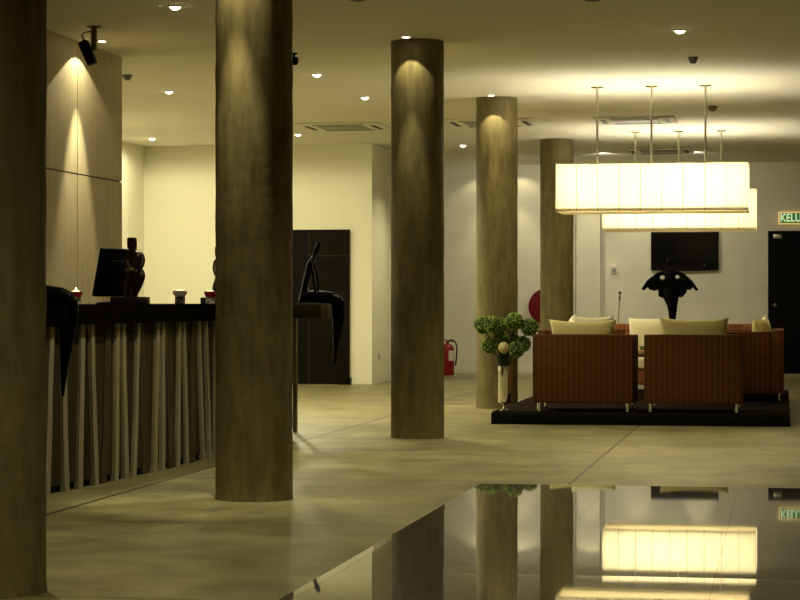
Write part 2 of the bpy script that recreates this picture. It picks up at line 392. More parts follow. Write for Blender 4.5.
for kd, yb, yt in bats:
    pale = kd == 0; w = rb.uniform(.062, .076) if pale else rb.uniform(.10, .15); dep = rb.uniform(.018, .026) if pale else rb.uniform(.005, .012)
    b = MB(); vs = []
    for i in range(4):
        f = i/3; z = f*(CT-TH); yy = yb+(yt-yb)*f+(rb.uniform(-.008, .008) if i in (1, 2) else 0); ww = w*(1.1-.2*f)
        vs.append([b.verts.new((fx(yy+q*ww/2)+o_-ox, yy+q*ww/2-oy, z)) for q, o_ in ((-1, -.06), (-1, -.05+dep), (1, -.05+dep), (1, -.06))])
    for p, q in zip(vs, vs[1:]):
        for i in range(4): b.faces.new((p[i], p[(i+1) % 4], q[(i+1) % 4], q[i]))
    b.faces.new(vs[0]); b.faces.new(list(reversed(vs[-1])))
    obj('batten', b, M['batten_pale' if pale else 'batten_dark'], ct, smooth=False)

# seated slender black sculptures on the counter ends
def seated(loc, label, s=1.0):
    """a flat abstract sitting figure, knees towards +X, legs tapering to one point"""
    t = thing('seated_sculpture', label, 'sculpture', loc, 0, 'seated black figures on the counter ends')
    b = MB(); Y = (0, 1, 0)
    def sec(x, z, a, bb, u=(1, 0, 0)): return ((x, 0, z), a, bb, u, Y)
    # hip, thighs and knee
    hp = [(-.03, .045, .05, .085), (.06, .062, .062, .085), (.18, .058, .064, .075), (.30, .045, .062, .065), (.37, .02, .052, .058), (.40, -.04, .045, .05)]
    loft(b, [((x, 0, z), a, c, (0, 0, 1), Y) for x, z, a, c in hp], 18)
    # lower legs, one tapering wedge
    loft(b, [((.34, 0, .02), .068, .06, (1, 0, 0), Y), ((.3425, 0, -.12), .064, .055, (1, 0, 0), Y), ((.33, 0, -.28), .046, .045, (1, 0, 0), Y),
             ((.3125, 0, -.45), .024, .032, (1, 0, 0), Y), ((.303, 0, -.63), .008, .014, (1, 0, 0), Y)], 18)
    # leaning torso
    loft(b, [((-.02, 0, .02), .045, .09, (1, 0, 0), Y), ((.0, 0, .16), .034, .065, (1, 0, 0), Y), ((.035, 0, .30), .034, .08, (1, 0, 0), Y),
             ((.065, 0, .41), .032, .10, (1, 0, 0), Y), ((.085, 0, .455), .02, .05, (1, 0, 0), Y), ((.10, 0, .49), .017, .02, (1, 0, 0), Y)], 18)
    for sy in (-.075, .075):             # straight arms to the seat
        tube(b, smooth_path([(.072, sy, .42), (.095, sy*1.1, .30), (.115, sy*1.05, .16), (.115, sy, .03)]), .014, 10)
    o = obj('figure', b, M['matteblack'], t)
    rm = o.modifiers.new('fuse', 'REMESH'); rm.mode = 'VOXEL'; rm.voxel_size = .008; rm.use_smooth_shade = True
    b = MB(); loft(b, [((.098, 0, .475), .014, .016, (1, 0, 0), Y), ((.112, 0, .515), .027, .028, (1, 0, 0), Y), ((.13, 0, .56), .030, .032, (1, 0, 0), Y), ((.14, 0, .60), .018, .022, (1, 0, 0), Y)], 16)
    obj('head', b, M['matteblack'], t)
    t.scale = (s, s, s)
sp = at(305, 303, 20.45)
seated((sp.x, 20.45, CT+.008), 'slender black sitting figure on the far counter end before the bronze door', .95)
sp = at(25, 303, 13.0)
seated((at(77, 300, 13.0).x-.37, 13.0, CT+.008), 'black sitting figure on the counter end, half hidden behind the closest column', .92)

# monitor
mp_ = atx(113, 300, -5.16)
mo = thing('computer_monitor', 'black computer monitor tilted back on the counter top', 'monitor', (mp_.x, mp_.y, CT), math.radians(-17))
R = Matrix.Translation((0, 0, .245)) @ Matrix.Rotation(math.radians(12), 4, 'Y')
b = MB(); box(b, -.018, .018, -.21, .21, -.190, .190, rot=R, bev=.008); obj('housing', b, M['black'], mo)
b = MB(); box(b, -.0205, -.0175, -.195, .195, -.175, .175, rot=R); obj('screen', b, M['screen'], mo, smooth=False)
b = MB(); box(b, .014, .045, -.10, .10, -.10, .10, rot=R, bev=.008); tube(b, [(.03, 0, .012), (.035, 0, .12), (.03, 0, .22)], .022); obj('stand_neck', b, M['black'], mo)
b = MB(); lathe(b, [(0, 0), (.13, 0), (.13, .008), (.11, .016), (0, .018)], 28); obj('stand_foot', b, M['black'], mo)

# bronze torso statues
def torso(px, X, label, rz=0):
    p = atx(px, 300, X)
    t = thing('bronze_statue', label, 'statue', (p.x, p.y, CT), rz, 'bronze torsos on the counter')
    b = MB(); box(b, -.135, .145, -.06, .06, 0, .055, bev=.004); obj('plinth_block', b, M['blackwood'], t)
    b = MB(); A, Bv = (1, 0, 0), (0, 1, 0)
    loft(b, [((c, 0, z), a, d, A, Bv) for z, c, a, d in ((.05, .010, .054, .045), (.12, .012, .054, .045), (.17, .025, .060, .05), (.215, .050, .067, .058), (.25, .043, .056, .052), (.28, .038, .053, .05),
             (.32, .045, .062, .052), (.36, .048, .066, .052), (.392, .046, .060, .042), (.408, .03, .036, .034), (.43, .02, .029, .03))], 22)
    tube(b, smooth_path([(.095, -.01, .38), (.108, -.02, .33), (.098, -.04, .285), (.05, -.055, .262)]), [.022]*19, 12)
    tube(b, smooth_path([(-.005, -.01, .38), (-.012, -.03, .32), (.005, -.055, .268)]), [.02]*13, 12)
    tube(b, smooth_path([(.08, -.01, .25), (.098, -.025, .21), (.075, -.02, .15), (.035, -.005, .08), (.03, 0, .052)]), [.034]*25, 12)
    o = obj('torso', b, M['bronze'], t); rm = o.modifiers.new('fuse', 'REMESH'); rm.mode = 'VOXEL'; rm.voxel_size = .007; rm.use_smooth_shade = True
    b = MB(); box(b, -.013, .054, -.033, .033, .420, .507, bev=.014); obj('head', b, M['bronze'], t)
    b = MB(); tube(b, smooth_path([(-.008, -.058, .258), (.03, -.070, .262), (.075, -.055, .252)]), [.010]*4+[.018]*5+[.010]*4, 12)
    o = obj('forearm', b, M['bronze_light'], t); o['label'] = 'pale bronze forearm'
torso(129.5, -4.92, 'bronze torso with square head beside the black computer monitor')
torso(216.8, -4.95, 'bronze torso mostly hidden behind the column in front of the counter')

# candle holders on the counter
def candle(px, X, label, cup, h=.105, r=.056, lit=False):
    p = atx(px, 300, X)
    t = thing('candle_holder', label, 'candle holder', (p.x, p.y, CT), 0, 'candle holders on the counter')
    b = MB(); lathe(b, [(0, 0), (r*.74, 0), (r*.74, h*.60), (0, h*.60)], 28); obj('base', b, M['pattern'], t)
    b = MB()
    if cup == 'red': lathe(b, [(r*.72, h*.52), (r*.98, h*.86), (r, h), (r*.93, h), (r*.88, h*.86), (r*.55, h*.66), (0, h*.64)], 28)
    else: lathe(b, [(r*.74, h*.58), (r*.80, h*.66), (r, h*.72), (r, h), (r*.93, h), (r*.9, h*.78), (0, h*.74)], 28)
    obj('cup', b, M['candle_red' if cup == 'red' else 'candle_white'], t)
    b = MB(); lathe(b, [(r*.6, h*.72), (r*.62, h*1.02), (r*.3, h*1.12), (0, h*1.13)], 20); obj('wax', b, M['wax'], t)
    if lit:
        b = MB(); lathe(b, [(0, h*1.1), (.005, h*1.14), (.006, h*1.2), (.003, h*1.3), (0, h*1.36)], 12); obj('flame', b, M['flame'], t)
        d = bpy.data.lights.new('candle_light', 'POINT'); d.energy = 1.2; d.color = (1, .5, .18); d.shadow_soft_size = .02
        o = bpy.data.objects.new('candle_light', d); COL.objects.link(o); o.location = (0, 0, h*1.75); o.parent = t
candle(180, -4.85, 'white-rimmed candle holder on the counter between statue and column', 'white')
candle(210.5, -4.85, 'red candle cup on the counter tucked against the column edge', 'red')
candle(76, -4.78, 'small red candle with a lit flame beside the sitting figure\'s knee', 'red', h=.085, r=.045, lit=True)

# ------------------------------------------------------------------ ceiling lights
def downlight(px, py, label, W=300, half=52, lit=True, r=.063):
    u = (px-400)/F; z = (CEIL-EYE)*F/(HOR-py); xc = u*z
    X, Y = C_*xc-S_*z, S_*xc+C_*z
    t = thing('ceiling_downlight', label, 'downlight', (X, Y, CEIL), 0, 'recessed ceiling downlights')
    b = MB(); lathe(b, [(r*.72, 0), (r*.76, -.012), (r, -.008), (r*1.04, 0)], 28); obj('trim_ring', b, M['trim_ring'], t)
    b = MB(); lathe(b, [(0, -.032), (r*.35, -.029), (r*.6, -.018), (r*.7, -.004), (r*.7, 0), (0, 0)], 24); obj('lamp_face', b, M['bulb'] if lit else M['grey_plastic'], t)
    if lit: spot((0, 0, -.04), W, half, .8 if half < 80 else .3, .05, parent=t)
    return X, Y
downlight(175, 6, 'bright downlight above the counter, highest in the picture', 300)
downlight(169, 91, 'downlight above the counter, second along the line from the cream wall', 260, 70)
downlight(152, 138, 'downlight closest to the corner of the two cream walls', 105, 88)
downlight(317, 74, 'downlight just past the column that stands before the counter', 330)
downlight(365, 97, 'downlight between the middle columns, nearer the air-conditioning cassette', 330)
downlight(298, 134, 'small downlight above the bronze door beside the column', 95, 88)
downlight(463, 145, 'small downlight between two columns above the fire extinguisher', 200, 65)
downlight(680, 30, 'downlight on the dark ceiling before the pendant lamps', 260)
downlight(358, -2, 'unlit recessed downlight at the picture top above the columns', lit=False, r=.105)
downlight(593, -2, 'unlit recessed downlight at the picture top before the pendants', lit=False, r=.115)
def scallop(X, Y, label, Wi, Wo, ho=46, hi=17):
    t = thing('ceiling_spotlight', label, 'spotlight', (X, Y, CEIL), 0, 'small scallop spotlights')
    b = MB(); lathe(b, [(.036, 0), (.036, -.012), (.048, -.010), (.05, 0)], 24); obj('trim_ring', b, M['trim_ring'], t)
    b = MB(); lathe(b, [(0, -.012), (.034, -.012), (.034, 0), (0, 0)], 20); obj('lamp_face', b, M['bulb'], t)
    if Wo: spot((0, 0, -.02), Wo, ho, .05, .012, parent=t)
    if Wi: spot((0, 0, -.02), Wi, hi, .6, .012, parent=t)
scallop(-6.175, 19.42, 'small spotlight grazing the stone panel wall behind the counter', 330, 30, 61, 23)
def bare(X, Y, Wi, Wo, ho=46, hi=17):
    if Wo: spot((X, Y, CEIL-.02), Wo, ho, .5, .012)
    if Wi: spot((X, Y, CEIL-.02), Wi, hi, .6, .012)
q = cols[2]; v = at(406, 36, q[1]-.245-.19); scallop(v.x, q[1]-.43, 'small spotlight in front of the column beside the fire extinguisher', 130, 26)
q = cols[3]; v = at(491, 94, q[1]-.245-.22); scallop(v.x, q[1]-.45, 'small spotlight in front of the column behind the vase', 130, 34)
bare(cols[1][0]-.10, cols[1][1]-.43, 280, 60); bare(cols[0][0]-.1, cols[0][1]-.43, 60, 20)
for q in cols[:4]: bare(q[0]+.05, q[1]+.42, 60, 150, 58)      # the lamps on the far side of each column
# wall washers hidden behind columns and pendants
for px in (482, 519, 590, 636, 698):
    bare(at(px, 300, YB-.3).x, YB-.3-(.16 if px == 590 else 0), 60, 12, 60, 24)
# unseen lamps: some for the near floor, others added to brighten column and left walls
for (X, Y, W, hf) in ((-1.45, 17.0, 150, 55), (-1.45, 12.0, 130, 55), (-1.7, 5.2, 390, 78), (-5.6, 10.5, 120, 60), (-2.4, 15.6, 150, 55), (-6.5, 27.0, 350, 80), (-8.6, 28.0, 330, 87), (-8.3, 22, 380, 80),
                   (2.2, 19, 160, 60), ):
    spot((X, Y, CEIL-.03), W, hf, .8 if hf < 80 else .35, .05)

for X in (-4.6, -2.9, -1.4):                 # unseen aimed spots, added to brighten the back wall
    spot((X, 35.4, CEIL-.03), 115 if X < -2 else 75, 62, 1, .05, (1, .95, .76), aim=(X+.1, YB, 1.7))
# ------------------------------------------------------------------ pendant lamps
def pendant(px0, px1, ytop, ybot, Y, rods, label, P=38):
    A = at(px0, ybot, Y); Bq = at(px1, ytop, Y)
    w, h, dp = Bq.x-A.x, Bq.z-A.z, .85
    cx = (A.x+Bq.x)/2; cy = Y+dp/2
    t = thing('pendant_lamp', label, 'pendant lamp', (cx, cy, A.z), 0, 'box pendant lamps')
    th = .006
    b = MB(); box(b, -w/2, w/2, -dp/2, -dp/2+th, 0, h); box(b, -w/2, w/2, dp/2-th, dp/2, 0, h)
    box(b, -w/2, -w/2+th, -dp/2+th, dp/2-th, 0, h); box(b, w/2-th, w/2, -dp/2+th, dp/2-th, 0, h)
    obj('lamp_shade', b, M['shade'], t, smooth=False)
    for k in range(1, 9):
        x = -w/2+w*k/9
        b = MB(); box(b, x-.003, x+.003, -dp/2-.002, -dp/2, 0, h); obj('seam', b, M['seam'], t, smooth=False)
    b = MB()
    for z in (h-.008,):
        for (x0, x1, y0, y1) in ((-w/2-.003, w/2+.003, -dp/2-.003, -dp/2+.004), (-w/2-.003, w/2+.003, dp/2-.004, dp/2+.003), (-w/2-.003, -w/2+.004, -dp/2, dp/2), (w/2-.004, w/2+.003, -dp/2, dp/2)):
            box(b, x0, x1, y0, y1, z-.004, z+.006)
    obj('frame', b, M['seam'], t, smooth=False)
    b = MB(); box(b, -w/2+.02, w/2-.02, -.02, .02, h-.03, h-.01)
    for k in range(3): x = rods[k]; box(b, x-.012, x+.012, -dp/2+.006, dp/2-.006, h-.03, h-.012)
    obj('cross_bar', b, M['steel'], t, smooth=False)
    b = MB(); box(b, -w/2+.01, w/2-.01, -dp/2+.01, dp/2-.01, .028, .036); obj('bottom_diffuser', b, M['diffuser'], t, smooth=False)
    H = CEIL-A.z
    for x in rods:
        b = MB(); lathe(b, [(.013, h-.02), (.013, H-.03), (.02, H-.028), (.02, H-.01)], 16, Matrix.Translation((x, 0, 0))); r = obj('rod', b, M['steel'], t)
        b = MB(); lathe(b, [(0, H-.03), (.055, H-.03), (.075, H-.02), (.075, H-.001), (0, H-.001)], 28, Matrix.Translation((x, 0, 0))); obj('ceiling_rose', b, M['chrome'], r)
    for k in range(5):
        d = bpy.data.lights.new('lamp', 'POINT'); d.energy = P*.76; d.color = (1, .95, .75); d.shadow_soft_size = .12
        o = bpy.data.objects.new('lamp', d); COL.objects.link(o); o.parent = t; o.location = (-w/2+w*(k+.5)/5, 0, h*.60)
pendant(555.5, 748, 161, 211.5, 24.0, (-.62, -.02, .57), 'long glowing pleated box pendant closer to the camera', 38)
pendant(602, 756, 187.5, 230.5, 30.5, (-.62, -.02, .57), 'long glowing pleated box pendant partly hidden behind the other pendant', 38)

# ------------------------------------------------------------------ ceiling fittings
def ceilpt(px, py):
    u = (px-400)/F; z = (CEIL-EYE)*F/(HOR-py); xc = u*z
    return Vector((C_*xc-S_*z, S_*xc+C_*z, CEIL))
def cassette(px, py, label, rz=0, w=1.05):
    p = ceilpt(px, py)-Vector((0, 0, .0015)); t = thing('ceiling_air_conditioner', label, 'air conditioner', p, rz, 'ceiling cassette air conditioners')
    b = MB(); box(b, -w/2, w/2, -w/2, w/2, -.022, 0, bev=.008); obj('face_panel', b, M['ceil'], t)
    b = MB(); box(b, -w*.28, w*.28, -w*.28, w*.28, -.030, -.02, bev=.005); obj('intake_grille', b, M['grey_plastic'], t)
    for k in range(4):
        b = MB(); box(b, -w*.30, w*.30, -.032, .032, -.026, -.019, rot=Matrix.Rotation(k*PI/2, 4, 'Z') @ Matrix.Translation((0, w*.40, 0))); obj('air_slot', b, M['rubber'], t, smooth=False)
cassette(344, 126, 'flat air-conditioning cassette on the ceiling before the cream wall', .0, 1.15)
cassette(636, 119.5, 'ceiling air-conditioning cassette between the two pendant rows')
cassette(660, 150.5, 'ceiling air-conditioning cassette closest to the back wall')
cassette(491, 122, 'ceiling air-conditioning cassette half hidden by the column behind the vase', 0, 1.2)
def dome(px, py, label, m, r=.06, h=.07, name='smoke_detector', cat='detector'):
    p = ceilpt(px, py); t = thing(name, label, cat, p, 0)
    b = MB(); lathe(b, [(r, 0), (r, -.02), (r*.9, -.026), (0, -.026)], 24); obj('mount', b, m, t)
    b = MB(); lathe(b, [(r*.82, -.024), (r*.78, -h*.6), (r*.5, -h*.92), (0, -h)], 24); obj('dome', b, m, t)
dome(693, 57, 'dark dome camera on the ceiling above the closer pendant', M['grey_plastic'], .05, .07, 'dome_camera', 'camera')
dome(712.5, 106, 'small round detector on the ceiling beside the pendant rods', M['bracket'])
dome(127, 75, 'small grey dome detector on the ceiling beside the stone panel wall', M['grey_plastic'], .055, .06)
# little camera peeking out beside the column
p = ceilpt(294, 53)
t = thing('security_camera', 'tiny black security camera on the ceiling beside the column', 'camera', p)
b = MB(); lathe(b, [(.035, 0), (.035, -.012), (.012, -.02), (.012, -.06), (0, -.06)], 16); obj('mount', b, M['black'], t)
b = MB(); box(b, -.03, .03, -.045, .045, -.11, -.055, rot=Matrix.Rotation(.5, 4, 'X'), bev=.01); obj('camera_body', b, M['black'], t)
# speaker on a drop bracket
p = ceilpt(94, 26.5)
t = thing('ceiling_speaker', 'black speaker hanging from a ceiling bracket before the stone panels', 'speaker', p)
b = MB(); box(b, -.055, .055, -.04, .04, -.015, 0, bev=.003); box(b, -.022, .022, -.018, .018, -.21, -.01, bev=.004); obj('bracket', b, M['bracket'], t)
R = Matrix.Translation((-.04, -.05, -.235)) @ Matrix.Rotation(math.radians(-24), 4, 'Y')
b = MB(); box(b, -.04, .04, -.045, .045, -.11, .11, rot=R, bev=.012); obj('speaker_box', b, M['black'], t)
b = MB(); tube(b, smooth_path([(-.02, -.01, -.045), (-.075, -.02, -.05), (-.10, -.03, -.08), (-.08, -.04, -.13), (-.07, -.05, -.16)]), .006, 8); obj('cable', b, M['rubber'], t)

# ------------------------------------------------------------------ seating platform
PZ = .13; fx0, fx1, fy0, fy1 = -2.965, .05, 22.35, 28.4
t = thing('seating_platform', 'low black platform carrying the wicker seating group', 'platform', ((fx0+fx1)/2, (fy0+fy1)/2, 0))
hx, hy = (fx1-fx0)/2, (fy1-fy0)/2
b = MB(); box(b, -hx, hx, -hy, hy, 0, PZ-.012, bev=.006); obj('platform_base', b, M['dark_platform'], t)
b = MB(); box(b, -hx+.01, hx-.01, -hy+.01, hy-.01, PZ-.012, PZ, bev=.003); obj('carpet', b, M['rug'], t)

def tub_seat(w, d, H, loc, rz, label, cat, name, group=None, wick='wicker', ncush=1):
    t = thing(name, label, cat, loc, rz, group); g = .012; LZ = .09
    bt, at_ = .13, .105
    b = MB(); box(b, -w/2, w/2, 0, bt, LZ, H, bev=.016); obj('backrest', b, M[wick], t)
    for s in (-1, 1):
        b = MB(); x0, x1 = (-w/2, -w/2+at_) if s < 0 else (w/2-at_, w/2)
        box(b, x0, x1, bt+.001, d, LZ, H-.012, bev=.016); obj('armrest', b, M[wick], t)
    b = MB(); box(b, -w/2+at_, w/2-at_, bt, d-.01, LZ, .28, bev=.008); obj('seat_base', b, M[wick], t)
    cw = (w-2*at_-.01)/ncush
    for k in range(ncush):
        x0 = -w/2+at_+.005+k*cw
        b = MB(); box(b, x0, x0+cw-.006, bt+.005, d+.01, .28, .44, bev=.04); obj('seat_cushion', b, M['cream'], t)
    for sx in (-1, 1):
        for y in (.06, d-.07):
            b = MB(); lathe(b, [(.024, 0), (.024, .018), (.018, .022), (.018, LZ)], 16, Matrix.Translation((sx*(w/2-.06), y, 0))); obj('leg', b, M['chrome'], t)
    return t
l0, l1 = at(532.5, 330, 22.40).x, at(633, 330, 22.40).x; r0, r1 = at(644, 330, 22.40).x, at(742.5, 330, 22.40).x
tub_seat(l1-l0, .82, .79, ((l0+l1)/2, 22.40, PZ), 0, 'brown wicker armchair seen from behind, beside the vase', 'armchair', 'wicker_armchair', 'wicker seats')
tub_seat(r1-r0, .82, .79, ((r0+r1)/2, 22.40, PZ), 0, 'brown wicker armchair seen from behind, below the television', 'armchair', 'wicker_armchair', 'wicker seats')
tub_seat(2.05, .85, .80, (-.012, 26.13, PZ), PI/2, 'brown wicker sofa turned sideways next to the black door', 'sofa', 'wicker_sofa', 'wicker seats', ncush=3)
tub_seat(2.05, .85, .80, (-2.79, 26.13, PZ), -PI/2, 'brown wicker sofa turned sideways next to the hose reel column', 'sofa', 'wicker_sofa', 'wicker seats', ncush=3)
tub_seat(2.0, .85, .84, (-1.40, 28.30, PZ), PI, 'brown wicker sofa facing the camera at the platform rear', 'sofa', 'wicker_sofa', 'wicker seats', wick='wicker_pale', ncush=3)

def pillow(w, h, th, loc, rx, ry, rz, m, label, pinch=.10):
    b = MB(); n = 18; top = {}; 
    for s in (1, -1):
        for i in range(n+1):
            for j in range(n+1):
                u, v = -1+2*i/n, -1+2*j/n
                e = max(0, (1-abs(u)**2.6))*max(0, (1-abs(v)**2.6)); z = s*th/2*e**.45
                if s < 0 and e < 1e-6: continue
                k = 1 - pinch*(1-abs(u)**2)*abs(v)**3; k2 = 1 - pinch*(1-abs(v)**2)*abs(u)**3
                top[(s, i, j)] = b.verts.new((u*w/2*k2, z, v*h/2*k))
    g = lambda s, i, j: top.get((s, i, j)) or top[(1, i, j)]
    for s in (1, -1):
        for i in range(n):
            for j in range(n):
                f = [g(s, i, j), g(s, i+1, j), g(s, i+1, j+1), g(s, i, j+1)]
                try: b.faces.new(f if s < 0 else list(reversed(f)))
                except ValueError: pass
    o = obj('throw_pillow', b, m, ang=180); o.location = loc; o.rotation_euler = (rx, ry, rz)
    tag(o, label, 'pillow', 'throw pillows'); return o
sz = PZ+.44
c = at(582.5, 327, 22.66); pillow(.70, .50, .18, (c.x, 22.665, sz+.253), math.radians(-6), 0, 0, M['khaki'], 'khaki pillow leaning on the wicker armchair beside the vase', .12)
c = at(694, 327, 22.66); pillow(.71, .52, .17, (c.x, 22.665, sz+.262), math.radians(-6), 0, 0, M['khaki'], 'wide khaki pillow leaning on the armchair below the television', .11)
c = at(593, 322, 22.9); pillow(.44, .52, .15, (c.x, 22.86, sz+.285), math.radians(-12), 0, .1, M['cream'], 'cream pillow showing just above the khaki pillow beside the vase')
c = at(559, 322, 25.4); pillow(.48, .48, .16, (-2.44, 25.45, sz+.275), math.radians(-14), math.radians(9), -PI/2+.2, M['cream'], 'cream pillow with its corner up on the sideways sofa near the hose reel')
c = at(646.5, 331, 27.7); pillow(.47, .47, .16, (c.x, 27.95, sz+.245), math.radians(13), 0, 0, M['cream'], 'square cream pillow on the rear sofa seen between the two armchairs', .04)
c = at(765, 322, 25.7); pillow(.48, .48, .19, (-.25, 25.6, sz+.26), math.radians(-14), 0, PI/2-.15, M['khaki'], 'khaki pillow propped on the sideways sofa by the black door')
pillow(.46, .46, .15, (-.24, 26.30, sz+.27), math.radians(-8), math.radians(10), PI/2+.25, M['cream'], 'cream pillow behind the khaki one on the sofa by the door')

# low table between the seats, seen through the gap
c = at(642, 350, 24.9)
t = thing('coffee_table', 'brown wooden table in the middle of the wicker seats', 'table', (-1.40, 25.2, PZ))
b = MB(); box(b, -.46, .46, -.35, .35, .50, .54, bev=.006); obj('tabletop', b, M['wood'], t)
for sx in (-1, 1):
    for sy in (-1, 1):
        b = MB(); box(b, sx*.41-.022, sx*.41+.022, sy*.30-.022, sy*.30+.022, 0, .50, bev=.004); obj('leg', b, M['wood'], t)
tb = PZ+.54
b = MB(); box(b, -.10, .10, -.07, .07, 0, .035, bev=.004); o = obj('closed_book', b, M['book'], loc=(c.x+.02, 25.0, tb)); tag(o, 'pinkish closed book lying on the brown table', 'book')
b = MB(); lathe(b, [(0, 0), (.03, 0), (.034, .006), (.06, .05), (.066, .075), (.06, .075), (.052, .05), (0, .012)], 24); o = obj('green_bowl', b, M['greenbowl'], loc=(c.x+.01, 25.22, tb)); tag(o, 'small green bowl on the brown table behind the book', 'bowl')

# vase and ball flowers
vx = at(504.5, 400, 22.55)
t = thing('silver_vase', 'tall silver footed vase on the platform corner', 'vase', (vx.x, 22.55, PZ))
b = MB(); lathe(b, [(0, 0), (.05, 0), (.05, .008), (.02, .018), (.014, .04), (.014, .06), (.03, .08)], 28); obj('foot', b, M['chrome'], t)
b = MB(); lathe(b, [(.0, .078), (.060, .08), (.066, .09), (.066, .46), (.062, .46), (.06, .40), (0, .395)], 36); obj('cylinder', b, M['chrome'], t)
def ball(px, py, rp, dy, label, cream=False):
    Y = 22.55+dy; p = at(px, py, Y); r = rp*(Y/22.1)/98.5*1.0
    t = thing('ball_flower', label, 'flower', p, 0, 'ball flowers in the silver vase')
    if cream:
        b = MB(); sphere(b, (0, 0, 0), r, 3)
        for v in b.verts: v.co *= 1+random.uniform(-.05, .05)
        obj('flower_head', b, M['petal'], t)
    else:
        b = MB(); sphere(b, (0, 0, 0), r*.88, 3); obj('core', b, M['leaf_core'], t)
        b = MB(); n = 300
        for i in range(n):
            z = 1-2*(i+.5)/n; ph = i*2.399963; q = math.sqrt(1-z*z)
            d = Vector((q*math.cos(ph), q*math.sin(ph), z)); a = d.orthogonal().normalized()
            a = (Matrix.Rotation(random.uniform(0, 6.28), 3, d) @ a); c2 = d.cross(a); l = r*.19
            base = d*r*random.uniform(.84, .92); tip = d*r*random.uniform(.97, 1.10)+a*l*.7
            vs = [b.verts.new(base-c2*l*.45), b.verts.new(base+c2*l*.45), b.verts.new((base+tip)/2+c2*l*.5), b.verts.new(tip), b.verts.new((base+tip)/2-c2*l*.5)]
            b.faces.new(vs)
        o = obj('flower_head', b, M['leaf'], t, smooth=False)
    end = Vector((vx.x+random.uniform(-.03, .03), 22.55+random.uniform(-.03, .03), PZ+.41)) - Vector(p)
    mid = Vector((end.x*.75, end.y*.75, end.z*.5))
    b = MB(); tube(b, smooth_path([(0, 0, -r*.5), mid, end+Vector((0, 0, .06)), end], 5), .007, 8); obj('stem', b, M['stem'], t)
ball(483, 325, 9, .06, 'green ball flower at the outer edge away from the armchair')
ball(493, 325, 9.5, -.10, 'green ball flower overlapping the outermost one, high in the bouquet')
ball(503, 325, 7.5, .10, 'half-hidden green ball flower between the two high clusters')
ball(514.5, 321.5, 9, -.03, 'topmost green ball flower of the bouquet')
ball(529.5, 327, 9, .0, 'green ball flower reaching out on its own toward the armchair')
ball(500.5, 336, 7, -.0, 'small green ball flower right above the cream one')
ball(489, 345.5, 8, -.02, 'low green ball flower facing the columns, beside the cream one')
ball(512, 340, 7.5, .10, 'recessed green ball flower in the middle of the bouquet')
ball(516.5, 349.5, 8.5, -.07, 'lowest green ball flower, in front beside the cream one')
ball(523, 344, 8, .08, 'green ball flower tucked behind the lowest one, under the lone one')
ball(503.7, 347.5, 5.6, -.11, 'small cream ball flower in the middle of the green ones', True)
# dark leaves gathered at the vase mouth
b = MB()
for i in range(70):
    a = random.uniform(0, 2*PI); R0 = random.uniform(.0, .04); R1 = random.uniform(.02, .10); h = random.uniform(.12, .22)
    p0 = Vector((R0*math.cos(a), R0*math.sin(a), .39)); p1 = Vector((R1*math.cos(a), R1*math.sin(a), .42+h)); s = Vector((-math.sin(a), math.cos(a), 0))*.012
    m_ = (p0+p1)/2; b.faces.new([b.verts.new(v) for v in (p0-s*.5, p0+s*.5, m_+s, p1, m_-s)])
o = obj('leaf_bunch', b, M['leaf_core'], loc=(vx.x, 22.55, PZ), smooth=False); tag(o, 'dark leaves gathered at the mouth of the silver vase', 'leaves', kind='stuff')

# ------------------------------------------------------------------ things at the back wall
tv0, tv1 = at(651, 231, YB-.08), at(718.5, 270, YB-.08)
t = thing('television', 'flat black television mounted on the back wall', 'television', ((tv0.x+tv1.x)/2, YB, tv1.z)); w = tv1.x-tv0.x; h = tv0.z-tv1.z
b = MB(); box(b, -w/2, w/2, -.09, -.02, .05, h, bev=.008); obj('bezel', b, M['black'], t)
b = MB(); box(b, -w/2+.035, w/2-.035, -.093, -.089, .10, h-.035); obj('screen', b, M['screen'], t, smooth=False)
b = MB(); n = 16
fr = []
for i in range(n+1):
    x = -w/2+w*i/n; zz = -.018*(1-(2*i/n-1)**2)
    fr.append([b.verts.new((x, yy, z)) for yy, z in ((-.085, zz), (-.03, zz), (-.03, .052), (-.085, .052))])
for p, q in zip(fr, fr[1:]):
    for k in range(4): b.faces.new((p[k], p[(k+1) % 4], q[(k+1) % 4], q[k]))
b.faces.new(fr[0]); b.faces.new(list(reversed(fr[-1]))); obj('speaker_bar', b, M['black'], t)
b = MB(); box(b, -.2, .2, -.022, 0, .15, .45); obj('wall_mount', b, M['black'], t, smooth=False)
b = MB(); sphere(b, (w*.29, -.094, .085), .008, 2); obj('power_light', b, M['white_plastic'], t)

# exit sign
s0 = at(778.5, 212, YB); s1 = at(778.5, 224.5, YB); sh = s0.z-s1.z; sw = .62
t = thing('exit_sign', 'lit green exit sign reading KELUAR above the black door', 'sign', (s0.x+sw/2, YB, s1.z))
b = MB(); box(b, -sw/2, sw/2, -.06, 0, 0, sh, bev=.006); obj('housing', b, M['sign_frame'], t)
b = MB(); box(b, -sw/2+.022, sw/2-.022, -.064, -.058, .022, sh-.022); obj('sign_face', b, M['sign_green'], t, smooth=False)
cu = bpy.data.curves.new('lettering', 'FONT'); cu.body = 'KELUAR'; cu.size = .19; cu.align_x = 'LEFT'; cu.align_y = 'CENTER'; cu.extrude = .002; cu.offset = .004
cu.materials.append(M['sign_white'])
tmp = bpy.data.objects.new('text_curve', cu); COL.objects.link(tmp)
dg = bpy.context.evaluated_depsgraph_get(); me = bpy.data.meshes.new_from_object(tmp.evaluated_get(dg)); bpy.data.objects.remove(tmp)
me.materials.clear(); me.materials.append(M['sign_white'])
o = bpy.data.objects.new('lettering', me); COL.objects.link(o); o.parent = t; o.location = (-sw/2+.028, -.068, sh/2); o.rotation_euler = (PI/2, 0, 0); o.scale = (.80, 1, 1)

